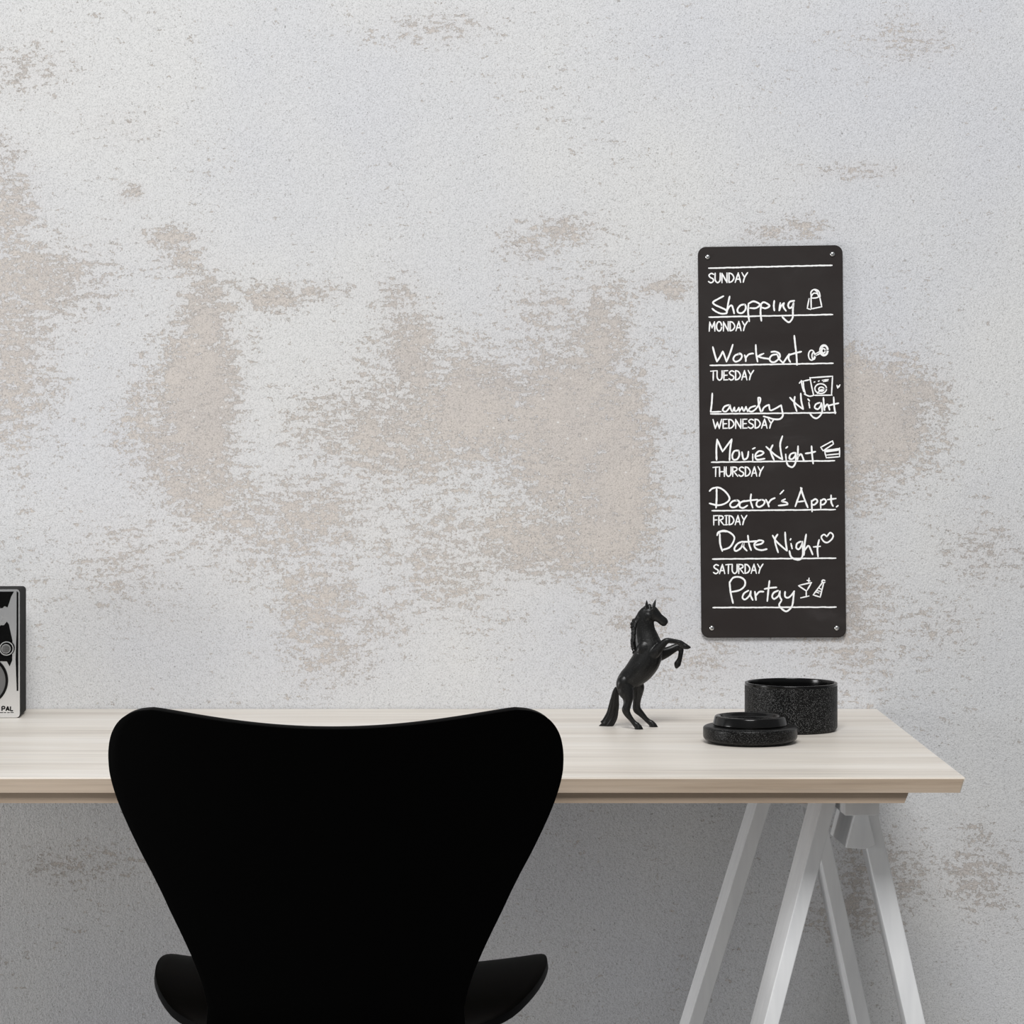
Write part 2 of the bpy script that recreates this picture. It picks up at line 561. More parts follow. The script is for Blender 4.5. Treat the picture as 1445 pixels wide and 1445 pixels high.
# ------------------------------------------------------------------ weekly board on the wall
YW = YB
BT = 0.0045                      # board stands this far off the wall
YS = YW - BT - 0.002
board = thing('weekly_chalkboard', 'tall black chalkboard planner with the seven weekdays, screwed to the wall', 'chalkboard', P(1090, 899, YW))
corners = [(985, 348.5), (1189, 345.8), (1194.2, 899.5), (990, 900)]
def rounded_quad(c, r, seg=7):
    out = []
    for i in range(4):
        p0, p1, p2 = (Vector(c[(i + k) % 4]) for k in (-1, 0, 1))
        a = p1 + (p0 - p1).normalized() * r
        b = p1 + (p2 - p1).normalized() * r
        for k in range(seg + 1):
            t = k / seg
            q = p1 + (a - p1) * (1 - math.sin(t * math.pi / 2)) + (b - p1) * (1 - math.cos(t * math.pi / 2))
            out.append((q.x, q.y))
    return out
bm = bmesh.new()
rq = rounded_quad(corners, 11)
f = [P(x, y, YS) for x, y in rq]
prism(bm, f, [p + Vector((0, BT, 0)) for p in f])
e = [ed for ed in bm.edges if all(abs(v.co.y - YS) < 1e-6 for v in ed.verts)]
bmesh.ops.bevel(bm, geom=e, offset=0.0008, segments=2, affect='EDGES')
obj('panel', bm, m_board, board)

rng = random.Random(5)
def ribbon(bm, pts, w, y, sub=6, rough=0.10):
    """flat chalk stroke along pixel points"""
    path = catmull(pts, sub)
    if len(path) == 2:
        (xa, ya), (xb, yb) = path
        n = max(2, int(math.hypot(xb - xa, yb - ya) / 3))
        path = [(xa + (xb - xa) * i / n, ya + (yb - ya) * i / n) for i in range(n + 1)]
    y -= rng.random() * 0.00012
    L = []
    n = len(path)
    for i, p in enumerate(path):
        q0 = path[max(i - 1, 0)]; q1 = path[min(i + 1, n - 1)]
        tx, ty = q1[0] - q0[0], q1[1] - q0[1]
        l = math.hypot(tx, ty) or 1
        h = w / 2 * (1 + rough * (rng.random() * 2 - 1))
        if i in (0, n - 1):
            h *= 0.6
        L.append((bm.verts.new(P(p[0] - ty / l * h, p[1] + tx / l * h, y)), bm.verts.new(P(p[0] + ty / l * h, p[1] - tx / l * h, y))))
    for a, b in zip(L, L[1:]):
        bm.faces.new((a[0], a[1], b[1], b[0]))
    # rounded ends
    for (px, py) in (path[0], path[-1]):
        k = 10
        vs = [bm.verts.new(P(px + math.cos(2 * math.pi * j / k) * w * 0.42, py + math.sin(2 * math.pi * j / k) * w * 0.42, y - 0.00003)) for j in range(k)]
        bm.faces.new(vs)

def fix(bm):
    bm.normal_update()
    for f in bm.faces:
        if f.normal.y > 0:
            f.normal_flip()

ZS = 1445 / 220.0
def view(y0):
    return lambda p: (980 + p[0] / ZS, y0 + p[1] / ZS)
def strokes(name, y0, lst, w, label=None):
    bm = bmesh.new()
    fr = view(y0)
    for s in lst:
        ribbon(bm, [fr(p) for p in s], w, YS - 0.0003)
    fix(bm)
    o = obj(name, bm, m_chalk, board)
    if label:
        o['label'] = label
def ell(cx, cy, rx, ry, n=14, a0=0.0):
    return [(cx + rx * math.cos(a0 + 2 * math.pi * k / n), cy + ry * math.sin(a0 + 2 * math.pi * k / n)) for k in range(n + 1)]

for y0, a, b in ((340, (132, 252), (1275, 225)), (340, (135, 706), (1280, 682)), (470, (145, 300), (1285, 280)), (470, (150, 750), (1310, 738)),
                 (600, (158, 343), (1298, 330)), (600, (163, 793), (1305, 782)), (720, (168, 452), (1310, 445)), (720, (172, 902), (1312, 898))):
    fr = view(y0)
    bm = bmesh.new()
    n = 40
    ribbon(bm, [fr((a[0] + (b[0] - a[0]) * i / n, a[1] + (b[1] - a[1]) * i / n + rng.uniform(-1.2, 1.2))) for i in range(n + 1)], 2.1, YS - 0.0002, 2, 0.12)
    fix(bm)
    obj('ruled_line', bm, m_print, board)

FONT = {  # hand-drawn condensed capitals, unit box (x right, y down)
 'S': (0.62, [[(.58,.12),(.32,.02),(.08,.2),(.2,.42),(.5,.6),(.54,.84),(.28,1),(.02,.86)]]),
 'U': (0.66, [[(.06,0),(.06,.7),(.3,1),(.56,.8),(.6,.35),(.6,0)]]),
 'N': (0.68, [[(.06,1),(.06,.02)],[(.06,.02),(.58,.98)],[(.6,1),(.6,0)]]),
 'D': (0.66, [[(.06,0),(.08,.5),(.06,1)],[(.04,.02),(.36,.1),(.6,.5),(.4,.88),(.06,1)]]),
 'A': (0.66, [[(.02,1),(.34,0)],[(.34,0),(.6,1)],[(.14,.68),(.54,.66)]]),
 'Y': (0.62, [[(.02,0),(.3,.5)],[(.62,0),(.3,.5),(.16,1)]]),
 'M': (0.78, [[(.06,1),(.12,.02)],[(.12,.02),(.38,.66)],[(.38,.66),(.66,0)],[(.66,0),(.7,1)]]),
 'O': (0.72, [ell(.34, .5, .29, .5, 12)]),
 'T': (0.60, [[(.0,.04),(.6,.0)],[(.3,.02),(.28,1)]]),
 'E': (0.56, [[(.08,0),(.08,1)],[(.08,.02),(.5,0)],[(.08,.5),(.44,.48)],[(.08,.98),(.52,.97)]]),
 'W': (0.92, [[(.0,.02),(.24,1)],[(.24,1),(.46,.3)],[(.46,.3),(.66,1)],[(.66,1),(.9,0)]]),
 'H': (0.66, [[(.06,0),(.06,1)],[(.58,0),(.58,1)],[(.06,.52),(.58,.48)]]),
 'R': (0.64, [[(.06,0),(.06,1)],[(.06,.02),(.46,.08),(.5,.34),(.06,.54)],[(.2,.5),(.6,1)]]),
 'F': (0.54, [[(.08,0),(.08,1)],[(.08,.03),(.52,0)],[(.08,.48),(.44,.46)]]),
 'I': (0.40, [[(.2,0),(.2,1)],[(.04,.02),(.36,.0)],[(.04,1),(.36,.98)]]),
 'P': (0.64, [[(.06,0),(.06,1)],[(.06,.02),(.5,.04),(.54,.46),(.06,.52)]]),
 'L': (0.54, [[(.06,0),(.06,1)],[(.06,.98),(.52,.98)]]),
}
def word(text, x0, x1, y0, y1, tilt=0.0, gap=0.06):
    tot = sum(FONT[c][0] for c in text) + gap * (len(text) - 1)
    k = (x1 - x0) / tot
    out = []
    x = 0.0
    for c in text:
        w, ss = FONT[c]
        for s in ss:
            out.append([(x0 + (x + px) * k, y0 + py * (y1 - y0) + tilt * (x + px) / tot) for px, py in s])
        x += w + gap
    return out
for text, fy, x0, x1, y0, y1, tilt in (('SUNDAY', 340, 128, 492, 300, 388, -6), ('MONDAY', 340, 132, 492, 750, 836, -5), ('TUESDAY', 470, 150, 548, 350, 437, -4),
                                       ('WEDNESDAY', 470, 172, 738, 800, 885, -4), ('THURSDAY', 600, 172, 640, 388, 475, -3), ('FRIDAY', 720, 172, 485, 50, 136, -2),
                                       ('SATURDAY', 720, 174, 635, 503, 588, -4)):
    bm = bmesh.new()
    fr = view(fy)
    for s in word(text, x0, x1, y0, y1, tilt):
        ribbon(bm, [fr(p) for p in s], 2.0, YS - 0.0002, 5, 0.08)
    fix(bm)
    obj('weekday_heading', bm, m_print, board)['label'] = 'printed heading ' + text

strokes('handwritten_note', 340, [
 [(268,512),(215,540),(172,568),(190,592),(240,615),(290,640),(298,668),(250,674),(200,655),(165,628)],
 [(326,515),(312,580),(298,672)],[(300,650),(320,612),(345,598),(358,630),(368,672)],
 [(470,590),(430,595),(400,630),(405,662),(440,668),(470,640),(475,605),(455,588)],
 [(500,585),(497,660),(508,745)],[(500,582),(545,560),(590,575),(605,595),(570,622),(515,622)],
 [(618,590),(612,660),(620,740)],[(612,592),(640,568),(680,585),(695,605),(660,624),(628,618)],
 [(740,555),(735,600),(740,645)],[(795,575),(785,645)],[(785,645),(802,605),(830,575)],[(830,575),(824,610),(848,648)],
 [(925,555),(885,563),(868,595),(880,622),(905,610),(920,570)],[(920,570),(912,640),(910,710),(880,752),(850,740),(815,705)]], 2.45, 'chalk writing Shopping')
strokes('doodle', 340, [[(1080,510),(1082,630)],[(1082,630),(1180,610)],[(1180,610),(1160,515)],[(1062,535),(1045,625)],[(1045,625),(1075,635)],
 [(1085,525),(1080,475),(1110,450),(1150,465),(1165,515)],[(1080,515),(1105,485),(1140,490),(1150,515)],[(1090,530),(1130,527),(1165,512)],[(1115,455),(1135,470),(1140,490)]], 1.9, 'chalk drawing of a shopping bag')
strokes('handwritten_note', 470, [
 [(170,130),(188,200),(208,265)],[(208,265),(240,215),(262,170)],[(262,170),(280,215),(297,265)],[(297,265),(330,185),(355,108)],
 [(420,195),(380,205),(360,240),(380,265),(420,250),(440,215),(425,190),(400,195)],
 [(465,205),(475,235),(475,262)],[(473,232),(500,200),(530,190),(545,190)],[(568,110),(572,190),(585,265)],[(640,190),(585,215)],[(585,215),(630,230),(700,240)],
 [(712,175),(750,172),(785,190),(790,225),(750,265),(715,268),(695,240),(720,205),(765,197)],[(770,205),(785,240),(822,277)],[(822,277),(850,235),(878,195)],[(878,195),(872,235),(888,268)],
 [(925,25),(935,120),(945,200),(950,295)],[(870,205),(930,187),(990,172)]], 2.45, 'chalk writing Workout')
strokes('doodle', 470, [ell(1085, 205, 28, 46), ell(1104, 212, 15, 32), [(1125,190),(1180,162)], [(1130,206),(1185,178)], ell(1200, 160, 38, 50), ell(1196, 164, 16, 20), ell(1204, 160, 28, 40)], 1.9, 'chalk drawing of a dumbbell')
strokes('doodle', 470, [[(1070,415),(1280,400)],[(1280,400),(1270,575)],[(1275,575),(1105,577)],[(1105,577),(1085,490),(1070,412)],[(1068,432),(1010,445)],[(1008,445),(1014,510),(1028,562)],[(1018,565),(1065,585),(1105,577)],
 [(990,440),(1000,500),(1015,545)],[(972,465),(982,450)],[(990,455),(998,445)],ell(1170, 515, 54, 45),ell(1176, 520, 24, 19),[(1140,560),(1165,530),(1195,525)],
 [(1108,455),(1116,452)],[(1148,447),(1156,443)],[(1185,438),(1240,430)],[(1195,450),(1235,442)],[(1320,485),(1328,510)],[(1328,510),(1336,490)],[(1340,500),(1348,480)]], 1.9, 'chalk drawing of a washing machine')
strokes('handwritten_note', 470, [
 [(165,560),(160,650),(150,732)],[(150,732),(245,728)],[(325,665),(280,680),(262,715),(290,728),(320,695),(328,665)],[(328,665),(335,700),(352,727),(368,690)],
 [(370,688),(375,722),(395,718),(412,690)],[(412,690),(418,727)],[(418,727),(440,685)],[(440,685),(458,722),(478,682)],[(478,682),(492,727)],
 [(565,675),(520,690),(502,718),(535,727),(575,695),(605,645),(610,605),(592,598)],[(590,600),(595,660),(615,730)],[(628,725),(640,695),(665,675),(692,665)],
 [(692,668),(702,715),(745,702),(800,670)],[(803,668),(815,730),(818,768),(790,797),(735,798),(690,785),(640,772)],
 [(885,598),(935,650),(1005,705)],[(930,590),(925,650),(948,724)],[(985,560),(990,630),(1008,705)],[(1060,645),(1068,692)],[(1052,612),(1065,628)],
 [(1160,645),(1125,660),(1115,692),(1145,705),(1170,675),(1176,648)],[(1176,648),(1182,735),(1140,787),(1100,780),(1068,742)],
 [(1195,600),(1200,670),(1206,715)],[(1204,695),(1230,660),(1246,690),(1252,712)],[(1290,595),(1295,680),(1305,745)],[(1245,672),(1290,660),(1335,650)]], 2.35, 'chalk writing Laundry Night')
strokes('handwritten_note', 600, [
 [(205,322),(203,220),(210,132)],[(210,132),(260,245)],[(260,245),(345,130)],[(345,130),(330,230),(325,325)],
 [(410,235),(370,240),(350,280),(360,318),(395,315),(415,280),(412,240)],[(440,250),(455,315),(490,300),(500,245)],[(540,270),(540,325)],[(540,220),(560,210)],
 [(575,288),(620,275),(640,252),(600,240),(565,275),(578,318),(650,310)],[(665,200),(740,270),(805,312)],[(725,185),(705,240),(737,322)],[(815,102),(795,170),(800,240),(815,318)],
 [(845,270),(850,325)],[(848,212),(862,200)],[(925,255),(890,270),(880,308),(910,312),(935,280),(936,255)],[(936,255),(938,340),(910,387),(870,375),(855,345)],
 [(960,195),(958,260),(955,320)],[(957,295),(985,268),(1000,290),(1015,332)],[(1085,195),(1090,270),(1100,355)],[(1030,262),(1080,255),(1120,245)]], 2.45, 'chalk writing Movie Night')
strokes('doodle', 600, [[(1170,205),(1280,145)],[(1280,145),(1288,175)],[(1288,175),(1192,237)],[(1192,237),(1170,205)],[(1205,240),(1345,215)],[(1210,232),(1340,222)],[(1212,248),(1342,230)],[(1345,212),(1345,292)],[(1205,238),(1222,302)],[(1215,278),(1345,265)],[(1222,302),(1345,292)]], 1.9, 'chalk drawing of a film clapper')
strokes('handwritten_note', 600, [
 [(205,585),(205,680),(200,765)],[(140,610),(170,585),(230,580),(290,620),(325,680),(290,722),(220,742),(140,725)],
 [(400,695),(355,705),(330,735),(345,760),(385,755),(415,720),(405,700),(380,700)],[(465,700),(425,720),(420,755),(450,767),(490,745)],[(525,640),(520,700),(540,765)],[(450,707),(520,697),(585,690)],
 [(620,690),(585,705),(575,740),(600,758),(640,735),(650,705),(625,690)],[(662,690),(678,720),(690,755)],[(685,725),(710,692),(745,675)],[(795,637),(825,605)],
 [(840,685),(810,705),(850,715),(858,735),(780,745)],[(935,752),(960,680),(995,585)],[(985,580),(1010,660),(1050,762)],[(950,712),(1025,702)],
 [(1085,700),(1090,800)],[(1085,707),(1120,685),(1140,705),(1115,735),(1090,737)],[(1170,695),(1170,767)],[(1170,702),(1200,685),(1220,705),(1200,732),(1175,737)],
 [(1266,650),(1268,715),(1284,750)],[(1235,690),(1310,680)],[(1316,757),(1330,746)]], 2.45, "chalk writing Doctor's Appt.")
strokes('handwritten_note', 720, [
 [(235,220),(238,310),(258,378)],[(210,232),(225,202),(280,190),(340,215),(370,262),(330,340),(260,367)],[(215,215),(250,196),(300,198)],
 [(445,290),(400,310),(370,355),(385,378),(430,350),(455,300),(455,340),(485,375)],[(495,235),(505,310),(525,370)],[(440,292),(500,292),(590,285)],
 [(570,322),(620,310),(637,287),(595,280),(555,315),(570,355),(620,370),(670,360)],
 [(725,235),(760,290),(855,375)],[(770,225),(745,280),(775,390)],[(840,205),(845,290),(858,375)],[(895,310),(905,355)],[(888,275),(893,265)],
 [(985,290),(950,310),(945,350),(970,360),(995,320),(1000,290)],[(1000,290),(1005,400),(985,452),(940,457),(895,430),(880,378)],
 [(1035,225),(1020,320),(1015,415)],[(1018,375),(1055,330),(1075,360),(1095,410)],[(1155,275),(1140,350),(1145,430)],[(1105,340),(1165,335)]], 2.45, 'chalk writing Date Night')
strokes('doodle', 720, [[(1228,245),(1200,225),(1175,250),(1200,290),(1235,298),(1275,265),(1285,230),(1258,208),(1230,240)]], 2.2, 'chalk drawing of a heart')
strokes('handwritten_note', 720, [
 [(325,665),(335,760),(357,860)],[(325,672),(360,625),(420,620),(465,650),(465,700),(420,740),(345,757)],
 [(500,745),(460,770),(445,810),(470,827),(510,790),(522,750)],[(522,750),(520,790),(540,832)],[(560,755),(565,790),(570,832)],[(567,795),(600,757),(640,755)],
 [(695,655),(685,740),(675,842)],[(650,730),(700,720),(760,715)],[(775,745),(735,765),(720,800),(740,822),(780,790),(792,750)],[(792,750),(790,795),(808,832)],
 [(840,755),(840,800),(870,810),(905,780),(925,750)],[(922,752),(915,830),(905,885),(880,920),(845,937),(800,905),(785,875),(805,840)]], 2.45, 'chalk writing Partay')
strokes('doodle', 720, [[(965,700),(1010,730),(1038,748)],[(975,695),(1085,670)],[(1085,670),(1045,740)],[(1036,745),(1036,802)],[(985,812),(1060,795)],[(1045,650),(1070,655)],[(1062,630),(1058,662)]], 2.0, 'chalk drawing of a cocktail glass')
strokes('doodle', 720, [[(1190,665),(1100,785)],[(1100,785),(1165,805)],[(1165,805),(1198,672)],ell(1195, 660, 14, 13, 10),[(1150,718),(1178,735)],[(1125,757),(1152,767)],[(1140,745),(1165,752)]], 1.9, 'chalk drawing of a party hat')
for px, py in ((998.6, 362.5), (1174.6, 358.6), (1004.4, 886.2), (1180.7, 886.2)):
    bm = bmesh.new()
    c = P(px, py, YS)
    k = YW / F
    lathe(bm, [(3.9 * k, 0), (3.7 * k, 1.0 * k), (2.9 * k, 2.0 * k), (1.6 * k, 2.6 * k), (0, 2.8 * k)], n=24)
    bmesh.ops.rotate(bm, verts=bm.verts, cent=(0, 0, 0), matrix=Matrix.Rotation(math.pi / 2, 3, 'X'))
    bmesh.ops.translate(bm, verts=bm.verts, vec=c)
    bmesh.ops.recalc_face_normals(bm, faces=list(bm.faces))
    obj('screw', bm, m_steel, board, smooth=True)

# ------------------------------------------------------------------ ceramic pot and its lid
YJ = 3.336
jx = (1116.2 - CX) * YJ / F
R = 65.2 * YJ / F
H = 0.0598
pot = thing('ceramic_pot', 'black speckled open cylindrical pot on the right of the desk', 'pot', (jx, YJ, DESK))
bm = bmesh.new()
lathe(bm, rounded([(0, 0.001), (R - 0.006, 0.001), (R - 0.005, 0.0), (R - 0.003, 0.0005), (R, 0.004), (R, H - 0.0035)], {4: 0.002}), jx, YJ, DESK, 128)
obj('pot_body', bm, m_jar, pot, smooth=True, angle=40)
bm = bmesh.new()
lathe(bm, rounded([(R - 0.0002, H - 0.004), (R, H), (R - 0.004, H), (R - 0.0045, H - 0.006), (R - 0.0048, 0.008), (0, 0.007)], {1: 0.0012, 2: 0.0012, 4: 0.004}), jx, YJ, DESK, 128)
o = obj('rim', bm, m_rim, pot, smooth=True, angle=50)
o['label'] = 'smooth glossy rim and inside'

YL = 3.205
lx = (1058.6 - CX) * YL / F
RL = 66.4 * YL / F
lid = thing('pot_lid', 'round black lid lying upside down in front of the speckled pot', 'lid', (lx, YL, DESK))
bm = bmesh.new()
pr = rounded([(0, 0.0), (RL - 0.009, 0.0), (RL, 0.0055), (RL, 0.0185), (RL - 0.003, 0.0205), (0.0475, 0.0205), (0.0, 0.0205)], {1: 0.003, 2: 0.003, 3: 0.0015, 4: 0.0015})
lathe(bm, pr, lx, YL, DESK, 128)
obj('lid_disc', bm, m_lid, lid, smooth=True, angle=60)
RR = 52.6 * YL / F
bm = bmesh.new()
pr = rounded([(RR - 0.001, 0.0200), (RR, 0.0225), (RR - 0.0025, 0.0325), (RR - 0.0085, 0.0325), (RR - 0.012, 0.0275), (0, 0.0265)], {1: 0.001, 2: 0.002, 3: 0.002, 4: 0.002})
lathe(bm, pr, lx, YL, DESK, 128)
obj('inner_collar', bm, m_rim, lid, smooth=True, angle=60)

# ------------------------------------------------------------------ horse figurine
YH = 3.357
UU = YH / F / 6.88
def HP(u, v, d):              # u, v on the photo's horse at 6.88x, d = depth in u
    return P(830 + u / 6.88, 830 + v / 6.88, YH + d * UU)
def loft(bm, secs, n=20, sub=5, ripple=None):
    """secs: (u, v, depth, in-plane radius, depth radius)"""
    path = catmull(secs, sub)
    rings = []
    m = len(path)
    for i, (u, v, d, r1, r2) in enumerate(path):
        a = path[max(i - 1, 0)]; b = path[min(i + 1, m - 1)]
        tx, ty = b[0] - a[0], b[1] - a[1]
        l = math.hypot(tx, ty) or 1
        nx, ny = -ty / l, tx / l
        ring = []
        for k in range(n):
            t = 2 * math.pi * k / n
            q = 1.0 if not ripple else ripple(t, i / (m - 1))
            ring.append(bm.verts.new(HP(u + nx * r1 * q * math.cos(t), v + ny * r1 * q * math.cos(t), d + r2 * q * math.sin(t))))
        rings.append(ring)
    for a, b in zip(rings, rings[1:]):
        for k in range(n):
            bm.faces.new((a[k], a[(k + 1) % n], b[(k + 1) % n], b[k]))
    bm.faces.new(list(reversed(rings[0])))
    bm.faces.new(rings[-1])
def blob(bm, u, v, d, ru, rv, rd, rot=0.0):
    r = bmesh.ops.create_icosphere(bm, subdivisions=3, radius=1.0)
    c, s = math.cos(rot), math.sin(rot)
    for q in r['verts']:
        x, y, z = q.co
        a, b = x * ru, z * rv
        q.co = HP(u + a * c - b * s, v + a * s + b * c, d + y * rd)
def solidify_union(bm, name, voxel, smooth_it, mat_, parent):
    bmesh.ops.recalc_face_normals(bm, faces=list(bm.faces))
    me = bpy.data.meshes.new('tmp')
    bm.to_mesh(me); bm.free()
    t = bpy.data.objects.new('tmp', me)
    C.objects.link(t)
    r = t.modifiers.new('r', 'REMESH'); r.mode = 'VOXEL'; r.voxel_size = voxel
    s = t.modifiers.new('s', 'SMOOTH'); s.factor = 0.5; s.iterations = smooth_it
    dg = bpy.context.evaluated_depsgraph_get()
    nm = bpy.data.meshes.new_from_object(t.evaluated_get(dg))
    bpy.data.objects.remove(t)
    nm.name = name
    for p in nm.polygons:
        p.use_smooth = True
    nm.materials.clear(); nm.materials.append(mat_)
    o = bpy.data.objects.new(name, nm)
    C.objects.link(o)
    o.parent = parent
    o.matrix_parent_inverse = parent.matrix_basis.inverted()
    return o

base = HP(440, 1352, 0); base.z = DESK
horse = thing('horse_figurine', 'small black rearing horse figurine standing on the desk', 'figurine', base)
bm = bmesh.new()
# trunk, neck
loft(bm, [(345,1000,0,52,55),(352,940,0,86,88),(392,890,0,108,98),(440,850,0,120,104),(500,790,0,135,112),(555,715,0,140,110),(580,645,0,140,102),(585,580,0,138,92),
          (566,500,0,126,74),(548,420,0,109,58),(545,350,0,97,50),(552,285,0,88,46),(566,230,0,68,40),(578,195,0,42,32)], 24)
blob(bm, 655, 540, 0, 88, 62, 70, 0.75)      # breast
for s in (-1, 1):
    blob(bm, 548, 600, s * 57, 78, 90, 38, 0.35)     # shoulder muscle
    blob(bm, 600, 645, s * 62, 56, 66, 36, 0.6)
blob(bm, 345, 930, -52, 72, 95, 52, 0.25)    # haunches
blob(bm, 345, 930, 52, 72, 95, 52, 0.25)
# head
loft(bm, [(560,205,0,48,34),(585,235,0,74,44),(622,250,0,78,46),(655,268,0,62,41),(688,290,0,46,34),(716,312,0,45,33),(740,332,0,43,31),(756,344,0,33,25),(764,350,0,18,14)], 20)
blob(bm, 585, 275, -24, 48, 55, 28, 0.5)     # cheeks
blob(bm, 585, 275, 24, 48, 55, 28, 0.5)
for s in (-1, 1):
    blob(bm, 628, 208, s * 38, 24, 15, 13, 0.6)   # brow over the eye
    blob(bm, 624, 222, s * 41, 12, 9, 8, 0.5)     # eye
    blob(bm, 752, 322, s * 20, 12, 9, 10, 0.8)    # nostril wing
blob(bm, 728, 352, 0, 24, 16, 20, 0.4)       # lower lip
# ears
loft(bm, [(572,195,-26,22,13),(568,165,-30,18,10),(568,135,-32,11,6),(570,112,-32,3,3)], 12)
loft(bm, [(636,178,26,20,13),(643,150,30,15,10),(651,125,32,9,6),(658,103,32,3,3)], 12)
# near hind leg
loft(bm, [(350,930,-40,80,62),(368,1000,-52,80,58),(385,1060,-68,58,44),(384,1110,-80,43,32),(374,1155,-88,40,28),(367,1182,-92,41,27),(382,1222,-95,34,23),(415,1268,-98,26,19),(440,1300,-100,25,19),(460,1322,-102,29,22),(470,1334,-103,26,22)], 18)
loft(bm, [(466,1312,-103,25,22),(474,1330,-103,31,26),(486,1355,-103,39,31),(496,1385,-103,44,33)], 18)
# far hind leg
loft(bm, [(440,900,40,85,60),(480,960,52,68,52),(484,1010,62,52,42),(478,1060,72,42,34),(471,1115,82,38,28),(470,1155,88,40,26),(478,1182,90,40,25),(510,1215,92,33,22),(550,1258,95,26,18),(578,1286,96,25,18),(600,1303,96,28,21),(610,1314,96,25,21)], 18)
loft(bm, [(604,1294,96,24,21),(614,1310,96,30,25),(628,1334,96,38,30),(640,1364,96,43,32)], 18)
# near foreleg, folded forward
loft(bm, [(610,650,-62,66,40),(655,618,-72,52,38),(705,565,-80,40,32),(745,523,-84,34,28),(772,510,-86,29,26),(810,512,-84,25,22),(855,520,-80,24,19),(890,530,-77,27,20),(915,548,-75,30,21),(935,560,-74,26,20)], 18)
loft(bm, [(915,550,-75,26,20),(940,564,-74,30,25),(965,572,-73,23,24),(985,574,-73,14,18),(997,575,-73,5,8)], 14)
# far foreleg, cannon hanging
loft(bm, [(630,660,50,70,40),(700,642,62,64,40),(760,622,70,52,36),(815,595,76,42,30),(860,572,78,37,27),(892,570,79,32,25),(902,600,79,26,21),(898,640,79,24,19),(890,680,78,24,18),(880,708,78,28,20),(872,722,78,26,19)], 18)
loft(bm, [(880,705,78,26,20),(868,735,78,34,24),(860,758,78,26,22),(854,780,78,10,12)], 14)
solidify_union(bm, 'body', 0.00062, 5, m_horse, horse)
# mane
bm = bmesh.new()
crest = catmull([(590,165),(545,185),(505,225),(470,275),(450,320),(438,380),(436,440),(432,500),(436,560),(446,625)], 4)
rr = random.Random(3)
for i in range(0, len(crest) - 4):
    u, v = crest[i]
    for s in (-1, 0, 1):
        ou = rr.uniform(-10, 4) if s == 0 else rr.uniform(4, 16)
        loft(bm, [(u + 12, v - 6, s * 8, 12, 9), (u + ou, v + 12, s * 16, 14, 9), (u + ou + rr.uniform(-4, 6), v + 34, s * 26 - 3, 10, 7), (u + ou + rr.uniform(-8, 10), v + 58, s * 34 - 5, 3, 3)], 8, 3)
for u, v, r in ((440, 312, 16), (426, 345, 17), (421, 375, 12), (432, 412, 11), (429, 455, 10), (424, 505, 14), (428, 535, 12), (436, 585, 11), (440, 622, 12)):
    blob(bm, u, v, -6, r, r * 1.35, 13, 0.6)
for k in range(4):
    loft(bm, [(588, 160, -8 + 5 * k, 12, 8), (604, 165, -14 + 9 * k, 11, 8), (616, 182, -22 + 14 * k, 4, 4)], 8, 3)   # forelock
solidify_union(bm, 'mane', 0.00055, 2, m_mane, horse)
# tail
bm = bmesh.new()
rip = lambda t, s: 1 + (0.10 * math.cos(9 * t + 5 * s) + 0.06 * math.cos(14 * t - 7 * s)) * min(1, s * 3)
loft(bm, [(285,965,10,24,22),(268,1010,20,32,28),(256,1090,60,41,36),(245,1170,110,50,44),(225,1245,145,56,48),(190,1305,165,58,44),(172,1334,172,62,38)], 56, 8, rip)
loft(bm, [(205,1270,150,40,34),(165,1310,165,30,28),(128,1330,172,14,16),(104,1338,174,4,6)], 40, 6, rip)
tl = solidify_union(bm, 'tail', 0.0005, 2, m_mane, horse)
for o in horse.children:
    for v in o.data.vertices:
        w = v.co.z
        if w < DESK + 0.0002:
            v.co.z = DESK + 0.0002

# ------------------------------------------------------------------ radio at the left edge
YR = 3.474
rx = (28.4 - CX) * YR / F
radio = thing('portable_radio', 'upright black and silver portable radio at the left end of the desk', 'radio', (rx - 0.049, YR + 0.032, DESK))
K = YR / F
rz = math.radians(3.6)
def RP(px, py, off=0.0):      # point on the radio's front: pixel -> local plane, pushed out by off
    lx_ = (px - 28.4) * K
    z = CAMZ - (py - HY) * K
    return Vector((rx + lx_ * math.cos(rz) + off * math.sin(rz), YR + lx_ * math.sin(rz) - off * math.cos(rz), z))
dep = Vector((-math.sin(rz), math.cos(rz), 0))
def rrect(x0, x1, y0, y1, r, seg=5):
    return rounded_quad([(x0, y0), (x1, y0), (x1, y1), (x0, y1)], r, seg)
yb_ = HY + (CAMZ - DESK) / K - 0.3
XLr = 28.4 - 0.098 / K
bm = bmesh.new()
lp = rrect(XLr, 28.4, 831.2, yb_, 5)
prism(bm, [RP(x, y) for x, y in lp], [RP(x, y) + dep * 0.065 for x, y in lp])
obj('cabinet', bm, m_cab, radio)
bm = bmesh.new()
lp = rrect(XLr + 0.3, 28.1, 831.5, yb_ - 0.3, 5)
prism(bm, [RP(x, y, 0.0016) for x, y in lp], [RP(x, y, -0.0005) for x, y in lp])
e = [ed for ed in bm.edges if len(ed.link_faces) == 2 and abs(ed.calc_face_angle() - math.pi / 2) < 0.05 ]
bmesh.ops.bevel(bm, geom=e, offset=0.0005, segments=2, affect='EDGES')
fp = obj('front_panel', bm, m_silver, radio)
